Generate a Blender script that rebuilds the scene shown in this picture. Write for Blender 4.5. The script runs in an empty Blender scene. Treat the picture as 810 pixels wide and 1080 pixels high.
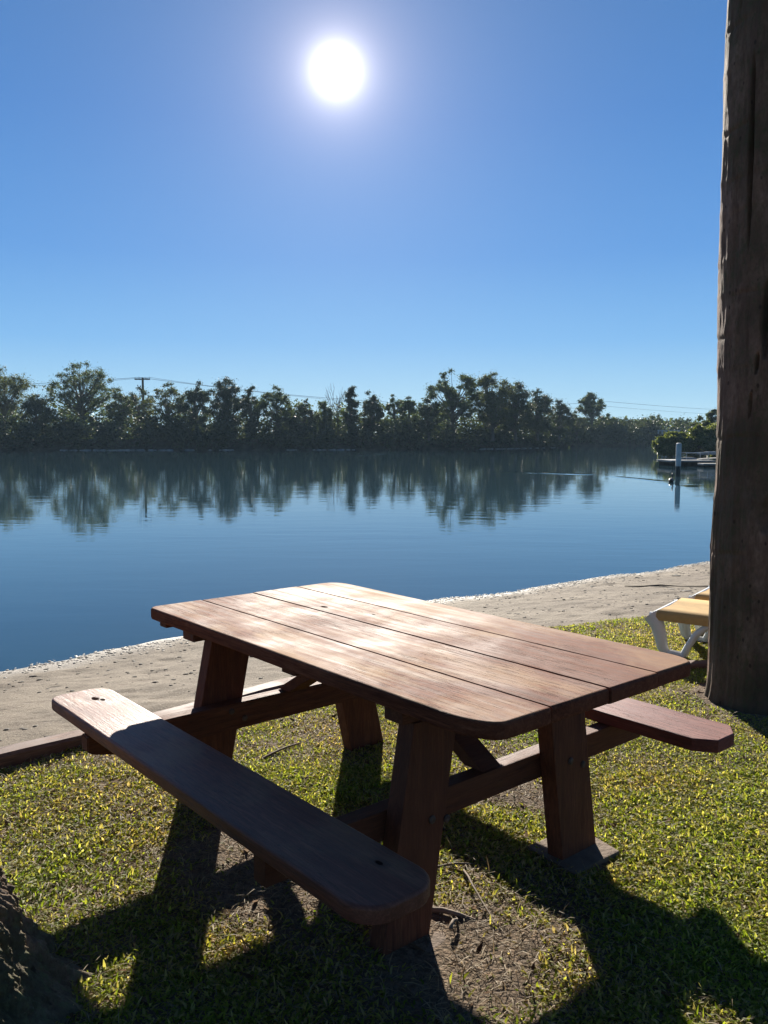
import bpy, bmesh, math, random
import numpy as np
from mathutils import Vector, Matrix
C = bpy.context.scene.collection
R = math.radians
sc = bpy.context.scene
# ------------------------------------------------------------------ camera
CAMH = 1.4604
cam_d = bpy.data.cameras.new('camera'); cam = bpy.data.objects.new('camera', cam_d); C.objects.link(cam)
cam.location = (0, 0, CAMH); cam.rotation_euler = (R(90 - 5.0926), 0, 0)
cam_d.sensor_fit = 'VERTICAL'; cam_d.sensor_height = 24; cam_d.lens = 24 * 886.47 / 1080
cam_d.clip_start = 0.05; cam_d.clip_end = 9000
sc.camera = cam
# ------------------------------------------------------------------ sky and sun
SUN_EL = 22.557; SUN_AZ = -3.0966      # azimuth from +Y towards +X
SD = Vector((math.sin(R(SUN_AZ)) * math.cos(R(SUN_EL)), math.cos(R(SUN_AZ)) * math.cos(R(SUN_EL)), math.sin(R(SUN_EL))))
w = bpy.data.worlds.new('World'); sc.world = w; w.use_nodes = True
nt = w.node_tree; nt.nodes.clear()
out = nt.nodes.new('ShaderNodeOutputWorld'); bg = nt.nodes.new('ShaderNodeBackground')
sky = nt.nodes.new('ShaderNodeTexSky'); sky.sky_type = 'NISHITA'; sky.sun_disc = False
sky.sun_elevation = R(SUN_EL); sky.sun_rotation = R(SUN_AZ)
sky.altitude = 0; sky.air_density = 1.0; sky.dust_density = 0.3; sky.ozone_density = 3.0
bg.inputs['Strength'].default_value = 0.087
def wn(t, **k):
    n = nt.nodes.new(t)
    for a, b in k.items(): setattr(n, a, b)
    return n
tc = wn('ShaderNodeTexCoord'); dt = wn('ShaderNodeVectorMath', operation='DOT_PRODUCT'); nrm = wn('ShaderNodeVectorMath', operation='NORMALIZE')
nt.links.new(tc.outputs['Generated'], nrm.inputs[0]); nt.links.new(nrm.outputs[0], dt.inputs[0]); dt.inputs[1].default_value = SD
ac = wn('ShaderNodeMath', operation='ARCCOSINE'); nt.links.new(dt.outputs['Value'], ac.inputs[0])
def wexp(scale, amp):
    m = wn('ShaderNodeMath', operation='MULTIPLY'); nt.links.new(ac.outputs[0], m.inputs[0]); m.inputs[1].default_value = -1 / scale
    e = wn('ShaderNodeMath', operation='EXPONENT'); nt.links.new(m.outputs[0], e.inputs[0])
    a = wn('ShaderNodeMath', operation='MULTIPLY'); nt.links.new(e.outputs[0], a.inputs[0]); a.inputs[1].default_value = amp
    return a
g1 = wexp(R(1.7), 4.5); g2 = wexp(R(7), 1.2)
tint = wn('ShaderNodeMix', data_type='RGBA', blend_type='MULTIPLY'); tint.inputs['Factor'].default_value = 1
tint.inputs['B'].default_value = (0.80, 0.95, 1.12, 1)
# an even clear-sky gradient by elevation tempers the Nishita sky's very bright sun side
sep_ = wn('ShaderNodeSeparateXYZ'); nt.links.new(nrm.outputs[0], sep_.inputs[0])
el = wn('ShaderNodeMath', operation='ARCSINE'); nt.links.new(sep_.outputs['Z'], el.inputs[0])
en = wn('ShaderNodeMapRange'); en.inputs['From Max'].default_value = R(90); nt.links.new(el.outputs[0], en.inputs['Value'])
rp = wn('ShaderNodeValToRGB'); e_ = rp.color_ramp.elements
SKYC = [(0, (.42, .66, .78)), (.03, (.29, .54, .76)), (.07, (.16, .40, .73)), (.13, (.09, .28, .64)), (.22, (.058, .205, .53)), (.32, (.05, .165, .42)), (.45, (.035, .11, .30)), (1, (.015, .05, .17))]
while len(e_) < len(SKYC): e_.new(.5)
for i_, (p_, c_) in enumerate(SKYC): e_[i_].position = p_; e_[i_].color = (*c_, 1)
nt.links.new(en.outputs[0], rp.inputs[0])
gs = wn('ShaderNodeVectorMath', operation='SCALE'); nt.links.new(rp.outputs[0], gs.inputs[0]); 
hd = wn('ShaderNodeVectorMath', operation='DOT_PRODUCT'); nt.links.new(nrm.outputs[0], hd.inputs[0]); hd.inputs[1].default_value = (math.sin(R(SUN_AZ)), math.cos(R(SUN_AZ)), 0)
hm = wn('ShaderNodeMapRange'); hm.inputs['From Min'].default_value = -.6; hm.inputs['From Max'].default_value = .6; hm.inputs['To Min'].default_value = 2.6; hm.inputs['To Max'].default_value = 5.2; nt.links.new(hd.outputs['Value'], hm.inputs['Value']); nt.links.new(hm.outputs[0], gs.inputs['Scale'])
sm_ = wn('ShaderNodeMix', data_type='RGBA'); sm_.inputs['Factor'].default_value = .97
nt.links.new(sky.outputs[0], sm_.inputs['A']); nt.links.new(gs.outputs[0], sm_.inputs['B']); nt.links.new(sm_.outputs['Result'], tint.inputs['A']); tint.inputs['B'].default_value = (1, 1, 1, 1)
def addc(a_socket, fac, col):
    sc_ = wn('ShaderNodeVectorMath', operation='SCALE'); sc_.inputs[0].default_value = col; nt.links.new(fac.outputs[0], sc_.inputs['Scale'])
    ad = wn('ShaderNodeVectorMath', operation='ADD'); nt.links.new(a_socket, ad.inputs[0]); nt.links.new(sc_.outputs[0], ad.inputs[1])
    return ad.outputs[0]
core = wexp(R(.5), 38); s_ = addc(tint.outputs['Result'], core, (1, .98, .95)); s_ = addc(s_, g1, (1, .80, .70)); s_ = addc(s_, g2, (1, .84, .72))
nt.links.new(s_, bg.inputs['Color']); nt.links.new(bg.outputs[0], out.inputs['Surface'])
sl = bpy.data.lights.new('sun', 'SUN'); so = bpy.data.objects.new('sun', sl); C.objects.link(so)
sl.energy = 5.0; sl.angle = R(0.53); sl.color = (1, .93, .82)
so.rotation_euler = SD.to_track_quat('Z', 'Y').to_euler(); so.location = (0, 0, 30)
sc.view_settings.view_transform = 'Standard'; sc.view_settings.look = 'None'
sc.view_settings.exposure = 1.32; sc.view_settings.gamma = 1
sc.render.engine = 'CYCLES'
# ------------------------------------------------------------------ numpy noise
def _lat(seed): return np.random.RandomState(seed).rand(64, 64, 16)
_L = {}
def vnoise(x, y, z=0., seed=1):
    if seed not in _L: _L[seed] = _lat(seed)
    L = _L[seed]; x = np.asarray(x, float); y = np.asarray(y, float); z = np.asarray(z, float) + 0 * x
    xi = np.floor(x).astype(int); yi = np.floor(y).astype(int); zi = np.floor(z).astype(int)
    fx = x - xi; fy = y - yi; fz = z - zi
    fx = fx * fx * (3 - 2 * fx); fy = fy * fy * (3 - 2 * fy); fz = fz * fz * (3 - 2 * fz)
    r = 0
    for a in (0, 1):
        for b in (0, 1):
            for c in (0, 1):
                r = r + (fx if a else 1 - fx) * (fy if b else 1 - fy) * (fz if c else 1 - fz) * L[(xi + a) % 64, (yi + b) % 64, (zi + c) % 16]
    return r * 2 - 1
def fbm(x, y, z=0., o=4, seed=1, gain=.5):
    r = 0; a = 1
    for k in range(o): r = r + a * vnoise(x * 2**k, y * 2**k, np.asarray(z) * 2**k, seed + k); a *= gain
    return r
# ------------------------------------------------------------------ material helper
def mat(name): 
    m = bpy.data.materials.new(name); m.use_nodes = True; m.node_tree.nodes.clear(); return m
class NB:
    def __init__(s, name): s.m = mat(name); s.t = s.m.node_tree; s.o = s.n('ShaderNodeOutputMaterial')
    def n(s, t, **k):
        n = s.t.nodes.new(t)
        for a, b in k.items(): setattr(n, a, b)
        return n
    def l(s, a, b): s.t.links.new(a, b)
    def set(s, inp, v):
        if hasattr(v, 'is_output') or isinstance(v, bpy.types.NodeSocket): s.l(v, inp)
        else: inp.default_value = v
    def coord(s, scale=(1, 1, 1), kind='Object', rot=(0, 0, 0), loc=(0, 0, 0)):
        c = s.n('ShaderNodeTexCoord'); mp = s.n('ShaderNodeMapping'); mp.inputs['Scale'].default_value = scale; mp.inputs['Rotation'].default_value = rot; mp.inputs['Location'].default_value = loc
        s.l(c.outputs[kind], mp.inputs[0]); return mp.outputs[0]
    def noise(s, vec, scale=5, detail=4, rough=.55, dist=0, out='Fac'):
        n = s.n('ShaderNodeTexNoise'); s.l(vec, n.inputs['Vector']); n.inputs['Scale'].default_value = scale; n.inputs['Detail'].default_value = detail
        n.inputs['Roughness'].default_value = rough; n.inputs['Distortion'].default_value = dist; return n.outputs[out]
    def vor(s, vec, scale=5, feature='F1', out='Distance', rnd=1):
        n = s.n('ShaderNodeTexVoronoi'); n.feature = feature; s.l(vec, n.inputs['Vector']); n.inputs['Scale'].default_value = scale; n.inputs['Randomness'].default_value = rnd; return n.outputs[out]
    def ramp(s, f, stops, interp='LINEAR'):
        r = s.n('ShaderNodeValToRGB'); r.color_ramp.interpolation = interp; e = r.color_ramp.elements
        while len(e) < len(stops): e.new(.5)
        for i, (p, c) in enumerate(stops):
            e[i].position = p; e[i].color = (*c, 1) if hasattr(c, '__len__') else (c, c, c, 1)
        s.l(f, r.inputs[0]); return r.outputs[0]
    def mix(s, f, a, b, mode='MIX'):
        m = s.n('ShaderNodeMix', data_type='RGBA', blend_type=mode)
        s.set(m.inputs['Factor'], f)
        for i, v in (('A', a), ('B', b)): s.set(m.inputs[i], (*v, 1) if isinstance(v, tuple) and len(v) == 3 else v)
        return m.outputs['Result']
    def math(s, op, a, b=0., c=0., clamp=False):
        m = s.n('ShaderNodeMath', operation=op); m.use_clamp = clamp; s.set(m.inputs[0], a); s.set(m.inputs[1], b); s.set(m.inputs[2], c); return m.outputs[0]
    def bump(s, h, strength=.5, dist=.01, normal=None):
        b = s.n('ShaderNodeBump'); s.l(h, b.inputs['Height']); b.inputs['Strength'].default_value = strength; b.inputs['Distance'].default_value = dist
        if normal: s.l(normal, b.inputs['Normal'])
        return b.outputs[0]
    def bsdf(s, col, rough=.7, normal=None, spec=.5, **k):
        b = s.n('ShaderNodeBsdfPrincipled'); s.set(b.inputs['Base Color'], (*col, 1) if isinstance(col, tuple) and len(col) == 3 else col)
        s.set(b.inputs['Roughness'], rough); s.set(b.inputs['Specular IOR Level'], spec)
        if normal: s.l(normal, b.inputs['Normal'])
        for a, v in k.items(): s.set(b.inputs[a], v)
        return b.outputs[0]
    def done(s, sh): s.l(sh, s.o.inputs['Surface']); return s.m
def leaf_mat(name, stops, trans=.45, rough=.55, tcol=(1.0, 1.0, .35), spec=.35, var=((.75, .8, .75), (1., 1., 1.)), vs=.35):
    b = NB(name); g = b.n('ShaderNodeNewGeometry')
    col = b.ramp(g.outputs['Random Per Island'], stops)
    big = b.noise(b.coord((1, 1, 1)), vs, 4)
    col = b.mix(b.ramp(big, [(.35, 0), (.65, 1)]), b.mix(1., col, var[0], 'MULTIPLY'), b.mix(1., col, var[1], 'MULTIPLY'))
    d = b.bsdf(col, rough, spec=spec)
    t = b.n('ShaderNodeBsdfTranslucent'); b.l(b.mix(1., col, tcol, 'MULTIPLY'), t.inputs[0])
    mx = b.n('ShaderNodeMixShader'); mx.inputs[0].default_value = trans; b.l(d, mx.inputs[1]); b.l(t.outputs[0], mx.inputs[2])
    return b.done(mx.outputs[0])
# wood -------------------------------------------------------------
def wood(name, dark, mid, light, axis='Y', rough=(.38, .6), worn=0., spec=.5, knots=(), seed=0.):
    b = NB(name); sc_ = {'X': (1, 14, 14), 'Y': (14, 1, 14), 'Z': (14, 14, 1)}[axis]
    v = b.coord(sc_, loc=(seed, seed * .7, 0)); u = b.coord((1, 1, 1), loc=(seed, 0, 0))
    gr = b.noise(v, 2.2, 8, .62, .6); fine = b.noise(v, 14, 6, .7)
    col = b.ramp(gr, [(.28, dark), (.5, mid), (.74, light)])
    col = b.mix(b.ramp(fine, [(.42, .55), (.6, 0)]), col, tuple(c * .55 for c in dark))
    blot = b.noise(u, 3.1, 6, .6, .3)
    if worn: 
        wf = b.ramp(b.noise(b.coord((1.6, .7, 1), loc=(seed, 3, 0)), 2.3, 7, .68, .4), [(.46, 0.), (.60, worn)]); gn = b.n('ShaderNodeNewGeometry'); sx = b.n('ShaderNodeSeparateXYZ'); b.l(gn.outputs['True Normal'], sx.inputs[0]); wf = b.math('MULTIPLY', wf, b.math('MULTIPLY_ADD', sx.outputs['Z'], 3., -1.8, clamp=True))
        col = b.mix(wf, col, (.46, .30, .16))
    col = b.mix(b.ramp(blot, [(.4, .5), (.58, 0)]), col, tuple(c * .7 for c in mid))
    ck = b.noise(b.coord(tuple(3.2 * q if q > 1 else 1.1 for q in sc_), loc=(seed * 3, 1, 2)), 1.5, 5, .62, .25)
    ckf = b.ramp(ck, [(.484, 0), (.498, .8), (.502, .8), (.516, 0)]); ckm = b.ramp(b.noise(u, 2.0, 3), [(.46, 0), (.60, 1)]); ckf = b.math('MULTIPLY', ckf, ckm)
    col = b.mix(ckf, col, tuple(c * .25 for c in dark))
    # small dark specks and scratches
    sp = b.vor(b.coord((1, .6, 1)), 26); col = b.mix(b.ramp(sp, [(.05, .55), (.09, 0)]), col, (.05, .03, .02))
    h = b.math('SUBTRACT', b.math('ADD', fine, b.math('MULTIPLY', gr, .7)), b.math('MULTIPLY', ckf, 1.6))
    spm = 1.
    for (kx, ky, kr) in knots:
        c = b.n('ShaderNodeTexCoord'); d = b.n('ShaderNodeVectorMath', operation='SUBTRACT'); b.l(c.outputs['Object'], d.inputs[0]); d.inputs[1].default_value = (kx, ky, 0)
        m = b.n('ShaderNodeVectorMath', operation='MULTIPLY'); b.l(d.outputs[0], m.inputs[0]); m.inputs[1].default_value = (1.5, .8, 0)
        nn = b.noise(b.coord((1, 1, 1)), 60, 2)
        ln = b.n('ShaderNodeVectorMath', operation='LENGTH'); b.l(m.outputs[0], ln.inputs[0])
        ds = b.math('ADD', ln.outputs['Value'], b.math('MULTIPLY', nn, kr * .5))
        col = b.mix(b.ramp(b.math('DIVIDE', ds, kr * 2.6), [(.3, 1), (.42, .45), (1, 0)]), col, (.02, .012, .01)); spm = b.math('MULTIPLY', spm, b.ramp(b.math('DIVIDE', ds, kr * 2.6), [(.34, 0), (.5, 1)]))
        h = b.math('SUBTRACT', h, b.math('MULTIPLY', b.ramp(b.math('DIVIDE', ds, kr * 2.2), [(.3, 1), (.5, 0)]), 1.2))
    rg = b.math('ADD', b.math('MULTIPLY', b.ramp(b.math('ADD', b.math('MULTIPLY', blot, .6), b.math('MULTIPLY', gr, .4)), [(.36, 0), (.64, 1)]), rough[1] - rough[0]), rough[0])
    return b.done(b.bsdf(col, rg, b.bump(h, .55, .0022), b.math('MULTIPLY', spm, spec) if knots else spec))
M = {}
M['top'] = wood('weathered_tabletop_wood', (.085, .024, .012), (.20, .066, .034), (.30, .120, .068), worn=.5, rough=(.60, .86), spec=.085, knots=((.568, 1.457, .022), (.63, 1.206, .010)), seed=2.)
M['seat'] = wood('bench_seat_wood', (.10, .032, .02), (.22, .08, .048), (.32, .14, .09), worn=.2, rough=(.40, .56), spec=.28, knots=((-.276, 1.831, .027), (-.258, 1.80, .018), (-.242, .127, .014)), seed=5.)
M['seat_red'] = wood('red_bench_wood', (.11, .020, .013), (.20, .045, .030), (.30, .10, .07), worn=.0, rough=(.5, .7), spec=.35, seed=8.)
M['frame'] = wood('frame_wood', (.07, .021, .010), (.15, .048, .022), (.23, .085, .042), axis='X', worn=0, rough=(.6, .8), spec=.25, seed=1.)
M['leg'] = wood('leg_wood', (.075, .022, .011), (.16, .050, .024), (.24, .088, .044), axis='Z', worn=0, rough=(.6, .8), spec=.25, seed=4.)
M['sleeper'] = wood('sleeper_wood', (.07, .035, .022), (.17, .085, .055), (.32, .17, .11), axis='X', rough=(.6, .85), seed=3.)
def simple(name, c, rough=.6, nz=8., amt=.25, bump=.3, bd=.003, spec=.4):
    b = NB(name); v = b.coord(); f = b.noise(v, nz, 5)
    col = b.mix(b.ramp(f, [(.35, 1), (.65, 0)]), c, tuple(x * (1 - amt) for x in c))
    return b.done(b.bsdf(col, rough, b.bump(b.noise(v, nz * 6, 4), bump, bd), spec))
M['concrete'] = simple('footing_concrete', (.19, .135, .095), .9, 12, .4, .8, .006)
M['white'] = simple('white_resin', (.72, .74, .72), .38, 6, .12, .05, .001, .5)
M['sling'] = simple('tan_sling_fabric', (.52, .33, .12), .8, 14, .18, .3, .001, .2)
M['pile'] = simple('pile_white', (.55, .58, .58), .6, 3, .25)
M['piledark'] = simple('pile_wet', (.03, .03, .025), .4, 5, .4)
M['pontoon'] = simple('pontoon_pale', (.30, .29, .27), .7, 2, .3)
M['darkwood'] = simple('dark_timber', (.05, .042, .034), .9, 3, .4, spec=0)
M['polewood'] = simple('pole_wood', (.07, .055, .045), .85, 2, .4)
M['wire'] = simple('wire_grey', (.06, .065, .07), .6, 2, .1)
M['bird'] = simple('bird_feather', (.06, .055, .05), .6, 20, .4)
M['shell'] = simple('shell_pebble', (.42, .38, .31), .7, 30, .4, .2)
M['debris'] = simple('shore_weed', (.045, .035, .022), .85, 12, .5)
M['twig'] = simple('dry_twig', (.22, .16, .11), .8, 20, .4)
M['rock'] = simple('bank_rock', (.40, .38, .35), .8, 2, .5)
M['bridge'] = simple('bridge_white', (.55, .55, .55), .7, 1, .2)
# ------------------------------------------------------------------ object helpers
def link(name, me, m=None, parent=None):
    o = bpy.data.objects.new(name, me); C.objects.link(o)
    if m is not None:
        for x in (m if isinstance(m, (list, tuple)) else [m]): me.materials.append(x)
    if parent is not None: o.parent = parent
    return o
def smooth(me, ang=35):
    me.shade_smooth(); me.set_sharp_from_angle(angle=R(ang))
def obj(name, bm, m=None, parent=None, sm=True, ang=35):
    me = bpy.data.meshes.new(name); bm.normal_update(); bm.to_mesh(me); bm.free()
    if sm: smooth(me, ang)
    o = link(name, me, m, parent)
    if sm and ang >= 30 and len(me.polygons) < 3000:
        w_ = o.modifiers.new('weighted', 'WEIGHTED_NORMAL'); w_.keep_sharp = True; w_.weight = 80
    return o
def thing(name, label, cat, loc=(0, 0, 0), rz=0, group=None):
    o = bpy.data.objects.new(name, None); C.objects.link(o); o.empty_display_size = .2; o.location = loc; o.rotation_euler = (0, 0, rz)
    return tag(o, label, cat, group)
def tag(o, label=None, cat=None, group=None, kind=None):
    for k, v in (('label', label), ('category', cat), ('group', group), ('kind', kind)):
        if v: o[k] = v
    return o
def np_mesh(name, V, F, m, sm=False, parent=None):
    V = np.asarray(V, np.float32); F = np.asarray(F, np.int32); me = bpy.data.meshes.new(name); k = F.shape[1]
    me.vertices.add(len(V)); me.vertices.foreach_set('co', V.ravel())
    me.loops.add(F.size); me.loops.foreach_set('vertex_index', F.ravel())
    me.polygons.add(len(F)); me.polygons.foreach_set('loop_start', np.arange(0, F.size, k, dtype=np.int32)); me.polygons.foreach_set('loop_total', np.full(len(F), k, np.int32))
    me.update(calc_edges=True); me.validate()
    if sm: me.shade_smooth()
    return link(name, me, m, parent)
def hexa(bm, pts, bevel=.004):
    # pts: 8 points, bottom 4 ccw then top 4 ccw
    vs = [bm.verts.new(p) for p in pts]
    fs = [bm.faces.new([vs[i] for i in f]) for f in ((3, 2, 1, 0), (4, 5, 6, 7), (0, 1, 5, 4), (1, 2, 6, 5), (2, 3, 7, 6), (3, 0, 4, 7))]
    if bevel:
        es = list({e for f in fs for e in f.edges}); bmesh.ops.bevel(bm, geom=es, offset=bevel, segments=2, affect='EDGES', profile=.6)
def box(bm, x0, x1, y0, y1, z0, z1, bevel=.004):
    hexa(bm, [(x0, y0, z0), (x1, y0, z0), (x1, y1, z0), (x0, y1, z0), (x0, y0, z1), (x1, y0, z1), (x1, y1, z1), (x0, y1, z1)], bevel)
def tube(bm, pts, radii, seg=8, cap=True):
    pts = [Vector(p) for p in pts]; rings = []; prev = None
    for i, p in enumerate(pts):
        d = (pts[min(i + 1, len(pts) - 1)] - pts[max(i - 1, 0)]).normalized()
        if prev is None: a = d.orthogonal().normalized()
        else: a = (prev - d * prev.dot(d)).normalized()
        prev = a; bb = d.cross(a); r = radii[i] if hasattr(radii, '__len__') else radii
        rings.append([bm.verts.new(p + (a * math.cos(t) + bb * math.sin(t)) * r) for t in [2 * math.pi * k / seg for k in range(seg)]])
    for i in range(len(rings) - 1):
        for k in range(seg): bm.faces.new((rings[i][k], rings[i][(k + 1) % seg], rings[i + 1][(k + 1) % seg], rings[i + 1][k]))
    if cap: bm.faces.new(rings[0][::-1]); bm.faces.new(rings[-1])
def board_outline(x0, x1, y0, y1, rad, n=7):
    # rad: corner radii (x0y0, x1y0, x1y1, x0y1) ccw ; a negative radius is a chamfer
    P = []
    for (cx, cy, sx, sy, a0), r in zip(((x0, y0, 1, 1, 180), (x1, y0, -1, 1, 270), (x1, y1, -1, -1, 0), (x0, y1, 1, -1, 90)), rad):
        rx, ry = r if isinstance(r, tuple) else (r, r)
        if rx <= 0.0001: P.append((cx, cy)); continue
        ox, oy = cx + sx * rx, cy + sy * ry
        for k in range(n + 1):
            a = R(a0 + 90 * k / n); P.append((ox + rx * math.cos(a), oy + ry * math.sin(a)))
    return P
def board(bm, outline, z0, z1, rr=.01, gap_x=(), gr=.0025, wob=0., seed=0, zoff=None):
    """plank from a convex outline with rounded arrises; edges lying on a gap line get a tiny arris"""
    P0_ = [Vector(p) for p in outline]; P = []; rdn = random.Random(int(outline[0][0] * 1000) + 7)
    for i, a in enumerate(P0_):
        c_ = P0_[(i + 1) % len(P0_)]; P.append(a); ln_ = (c_ - a).length; k_ = int(ln_ / .07)
        for j in range(1, k_): 
            q = a.lerp(c_, j / k_); e = (c_ - a).normalized(); P.append(q + Vector((-e.y, e.x)) * rdn.uniform(-.0009, .0009))
    n = len(P)
    def off(d):
        out = []; ln = []
        for i in range(n):
            a, b = P[i], P[(i + 1) % n]; e = (b - a).normalized(); nn = Vector((-e.y, e.x))
            dd = d
            if any(abs(a.x - g) < 2e-3 and abs(b.x - g) < 2e-3 for g in gap_x): dd = d * gr / rr
            ln.append((a + nn * dd, e))
        for i in range(n):
            (p, e), (q, f) = ln[i - 1], ln[i]; den = e.x * f.y - e.y * f.x
            if abs(den) < 1e-6: out.append(q.copy()); continue
            t = ((q.x - p.x) * f.y - (q.y - p.y) * f.x) / den; out.append(p + e * t)
        return out
    prof = [(rr, z0), (rr * .3, z0 + rr * .3), (0, z0 + rr)] + [(rr * (1 - math.cos(R(a))), z1 - rr + rr * math.sin(R(a))) for a in (0, 22, 45, 68, 90)]
    rings = []
    for d, z in prof: rings.append([bm.verts.new((q.x, q.y, z)) for q in off(d)])
    for a, b in zip(rings, rings[1:]):
        for i in range(n): bm.faces.new((a[i], a[(i + 1) % n], b[(i + 1) % n], b[i]))
    bm.faces.new(rings[0][::-1]); bm.faces.new(rings[-1])
# ------------------------------------------------------------------ terrain
WZ = -0.30
def wl(x): return 8.465 + .73 * x                          # near waterline y(x)
def edge(x): return 5.35 + .927 * x                         # timber edging line y(x)
_lx = np.array([-60, -8, -.3, 1.0, 1.35, 1.9, 2.7, 4, 8, 60.]); _ly = np.array([edge(-60), edge(-8), edge(-.3), edge(1.0), 6.40, 6.68, 6.9, 7.3, 9, 40.])
def lawn_edge(x): return np.interp(x, _lx, _ly)
PADS = []
def hgt(x, y):
    s = (wl(x) - y) * .81 + .05 * vnoise(x * 1.1, y * 1.1, seed=17) + .03 * vnoise(x * 4, y * 4, seed=18)                                   # + landward
    n1 = fbm(x * .9, y * .9, o=3, seed=11) * .010 + fbm(x * 6, y * 6, o=3, seed=15) * .004
    lawn = n1 * np.clip(1, 0, 1) + 0 * x
    sand = WZ + .112 * s + fbm(x * .7, y * .7, o=2, seed=21) * .018
    sand = np.minimum(sand, .0 + .01 * fbm(x, y, seed=24))
    rel = fbm(x * 5, y * 5, o=4, seed=31, gain=.62) * .007 + np.minimum(0, vnoise(x * 3.1, y * 4.0, seed=37) + .55) * .035
    sand = sand + rel * np.clip(s * 2, .1, 1)
    k = np.clip((lawn_edge(x) - y) / .12 + .5, 0, 1)
    return lawn * k + sand * (1 - k), k
xs = np.arange(-5, 8.001, .025); ys = np.arange(.6, 15.001, .03)
X, Y = np.meshgrid(xs, ys, indexing='ij'); Z, K = hgt(X, Y)
keep = (Z > WZ - .25)
nx, ny = X.shape; idx = np.arange(nx * ny).reshape(nx, ny)
Q = np.stack([idx[:-1, :-1], idx[1:, :-1], idx[1:, 1:], idx[:-1, 1:]], -1).reshape(-1, 4)
cx = X.ravel()[Q].mean(1); cy = Y.ravel()[Q].mean(1); cz = Z.ravel()[Q].mean(1)
islawn = cy < lawn_edge(cx) + .02
Vv = np.stack([X.ravel(), Y.ravel(), Z.ravel()], -1)
def sub_mesh(name, sel, m):
    F = Q[sel]; u, inv = np.unique(F, return_inverse=True); return np_mesh(name, Vv[u], inv.reshape(-1, 4), m, True)
# soil
b = NB('lawn_soil'); v = b.coord()
f1 = b.noise(v, 3, 6, .6); f2 = b.noise(v, 45, 6, .7); f3 = b.vor(v, 90)
col = b.ramp(f1, [(.3, (.13, .088, .055)), (.5, (.20, .14, .09)), (.7, (.27, .195, .13))])
col = b.mix(b.ramp(f2, [(.42, .7), (.62, 0)]), col, (.05, .035, .022)); col = b.mix(b.ramp(f3, [(.1, .6), (.3, 0)]), col, (.24, .19, .13))
M['soil'] = b.done(b.bsdf(col, .95, b.bump(b.math('ADD', f2, b.math('MULTIPLY', f3, -.6)), .9, .012), .2))
b = NB('beach_sand'); v = b.coord(); vs_ = b.coord((.55, 1, 1), rot=(0, 0, R(-36)))
f1 = b.noise(v, 1.2, 5, .6); f2 = b.noise(v, 60, 5, .75); f3 = b.noise(vs_, 9, 6, .65); f4 = b.noise(v, 220, 3, .7)
col = b.ramp(f1, [(.3, (.17, .138, .10)), (.6, (.27, .225, .165)), (.75, (.33, .28, .21))])
col = b.mix(b.ramp(f3, [(.34, .75), (.47, 0)]), col, (.14, .105, .075)); col = b.mix(b.ramp(f4, [(.42, .75), (.54, 0)]), col, (.10, .075, .055)); f5 = b.vor(v, 34); col = b.mix(b.ramp(f5, [(.12, .8), (.22, 0)]), col, (.06, .045, .032)); f6 = b.vor(b.coord((1, 1, 1), loc=(3, 1, 0)), 48); col = b.mix(b.ramp(f6, [(.10, .7), (.18, 0)]), col, (.45, .40, .32))
dk = b.vor(b.coord((.4, 1, 1), rot=(0, 0, R(-36))), 7.5); col = b.mix(b.ramp(dk, [(.10, .9), (.17, 0)]), col, (.05, .035, .025))
sep = b.n('ShaderNodeSeparateXYZ'); b.l(b.coord(), sep.inputs[0])
wet = b.math('MULTIPLY_ADD', sep.outputs['Z'], -16., (WZ + .045) * 16, clamp=True)
col = b.mix(wet, col, (.13, .11, .09))
M['sand'] = b.done(b.bsdf(col, b.math('MULTIPLY_ADD', wet, -.5, .92), b.bump(b.math('ADD', f2, b.math('MULTIPLY', f3, 1.2)), .8, .012), .25))
tag(sub_mesh('lawn_ground', islawn, M['soil']), kind='structure')
tag(sub_mesh('sand_beach', (~islawn) & (cz > WZ - .12), M['sand']), kind='structure')
# coarse ground round and behind the detailed patch
def coarse(name, polys, m, z):
    bm = bmesh.new()
    for p in polys: bm.faces.new([bm.verts.new((x, y, z)) for x, y in p])
    return tag(obj(name, bm, m, sm=False), kind='structure')
coarse('ground', [[(-5, -300), (8, -300), (8, .6), (-5, .6)], [(-300, -300), (-5, -300), (-5, edge(-5)), (-40, edge(-40)), (-300, -275)], [(8, -300), (500, -300), (500, 30), (60, 14), (20, 10.5), (8, 9)]], simple('far_grass', (.07, .09, .03), .95, .6, .5, .6, .05), 0.)
coarse('shore_sand', [[(-5, edge(-5)), (-5, wl(-5)), (-40, wl(-40)), (-40, edge(-40))], [(8, 9), (20, 10.5), (60, 14), (60, 22), (20, 20), (8, wl(8))]], M['sand'], -.08)
# far bank terrain: polyline of the waterline
BK = [(-400, 100), (-120, 106), (-60, 111), (-30, 113), (0, 117), (18, 126), (28, 140), (34, 158), (60, 172), (120, 180), (400, 200)]
bx = np.array([p[0] for p in BK], float); by = np.array([p[1] for p in BK], float)
def bank_y(x): return np.interp(x, bx, by)
offs = [0, .6, 1.6, 3, 6, 14, 40, 150, 900, 4000]; hz_ = [WZ - .3, WZ + .25, WZ + .9, WZ + 1.45, WZ + 1.65, WZ + 1.7, WZ + 1.8, WZ + 2.2, 3, 6]
xs2 = np.concatenate([np.linspace(-4000, -160, 12), np.linspace(-150, 150, 240), np.linspace(160, 4000, 12)])
Vb = []; 
for i, x in enumerate(xs2):
    for j, (o_, h_) in enumerate(zip(offs, hz_)):
        yy = bank_y(x) + o_ + (0 if j > 5 else .8 * float(vnoise(x * .4, j * 3.3, seed=51))); Vb.append((x, yy, h_ + (0 if j in (0,) else .18 * float(vnoise(x * .5, j * 1.7, seed=52)))))
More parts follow.
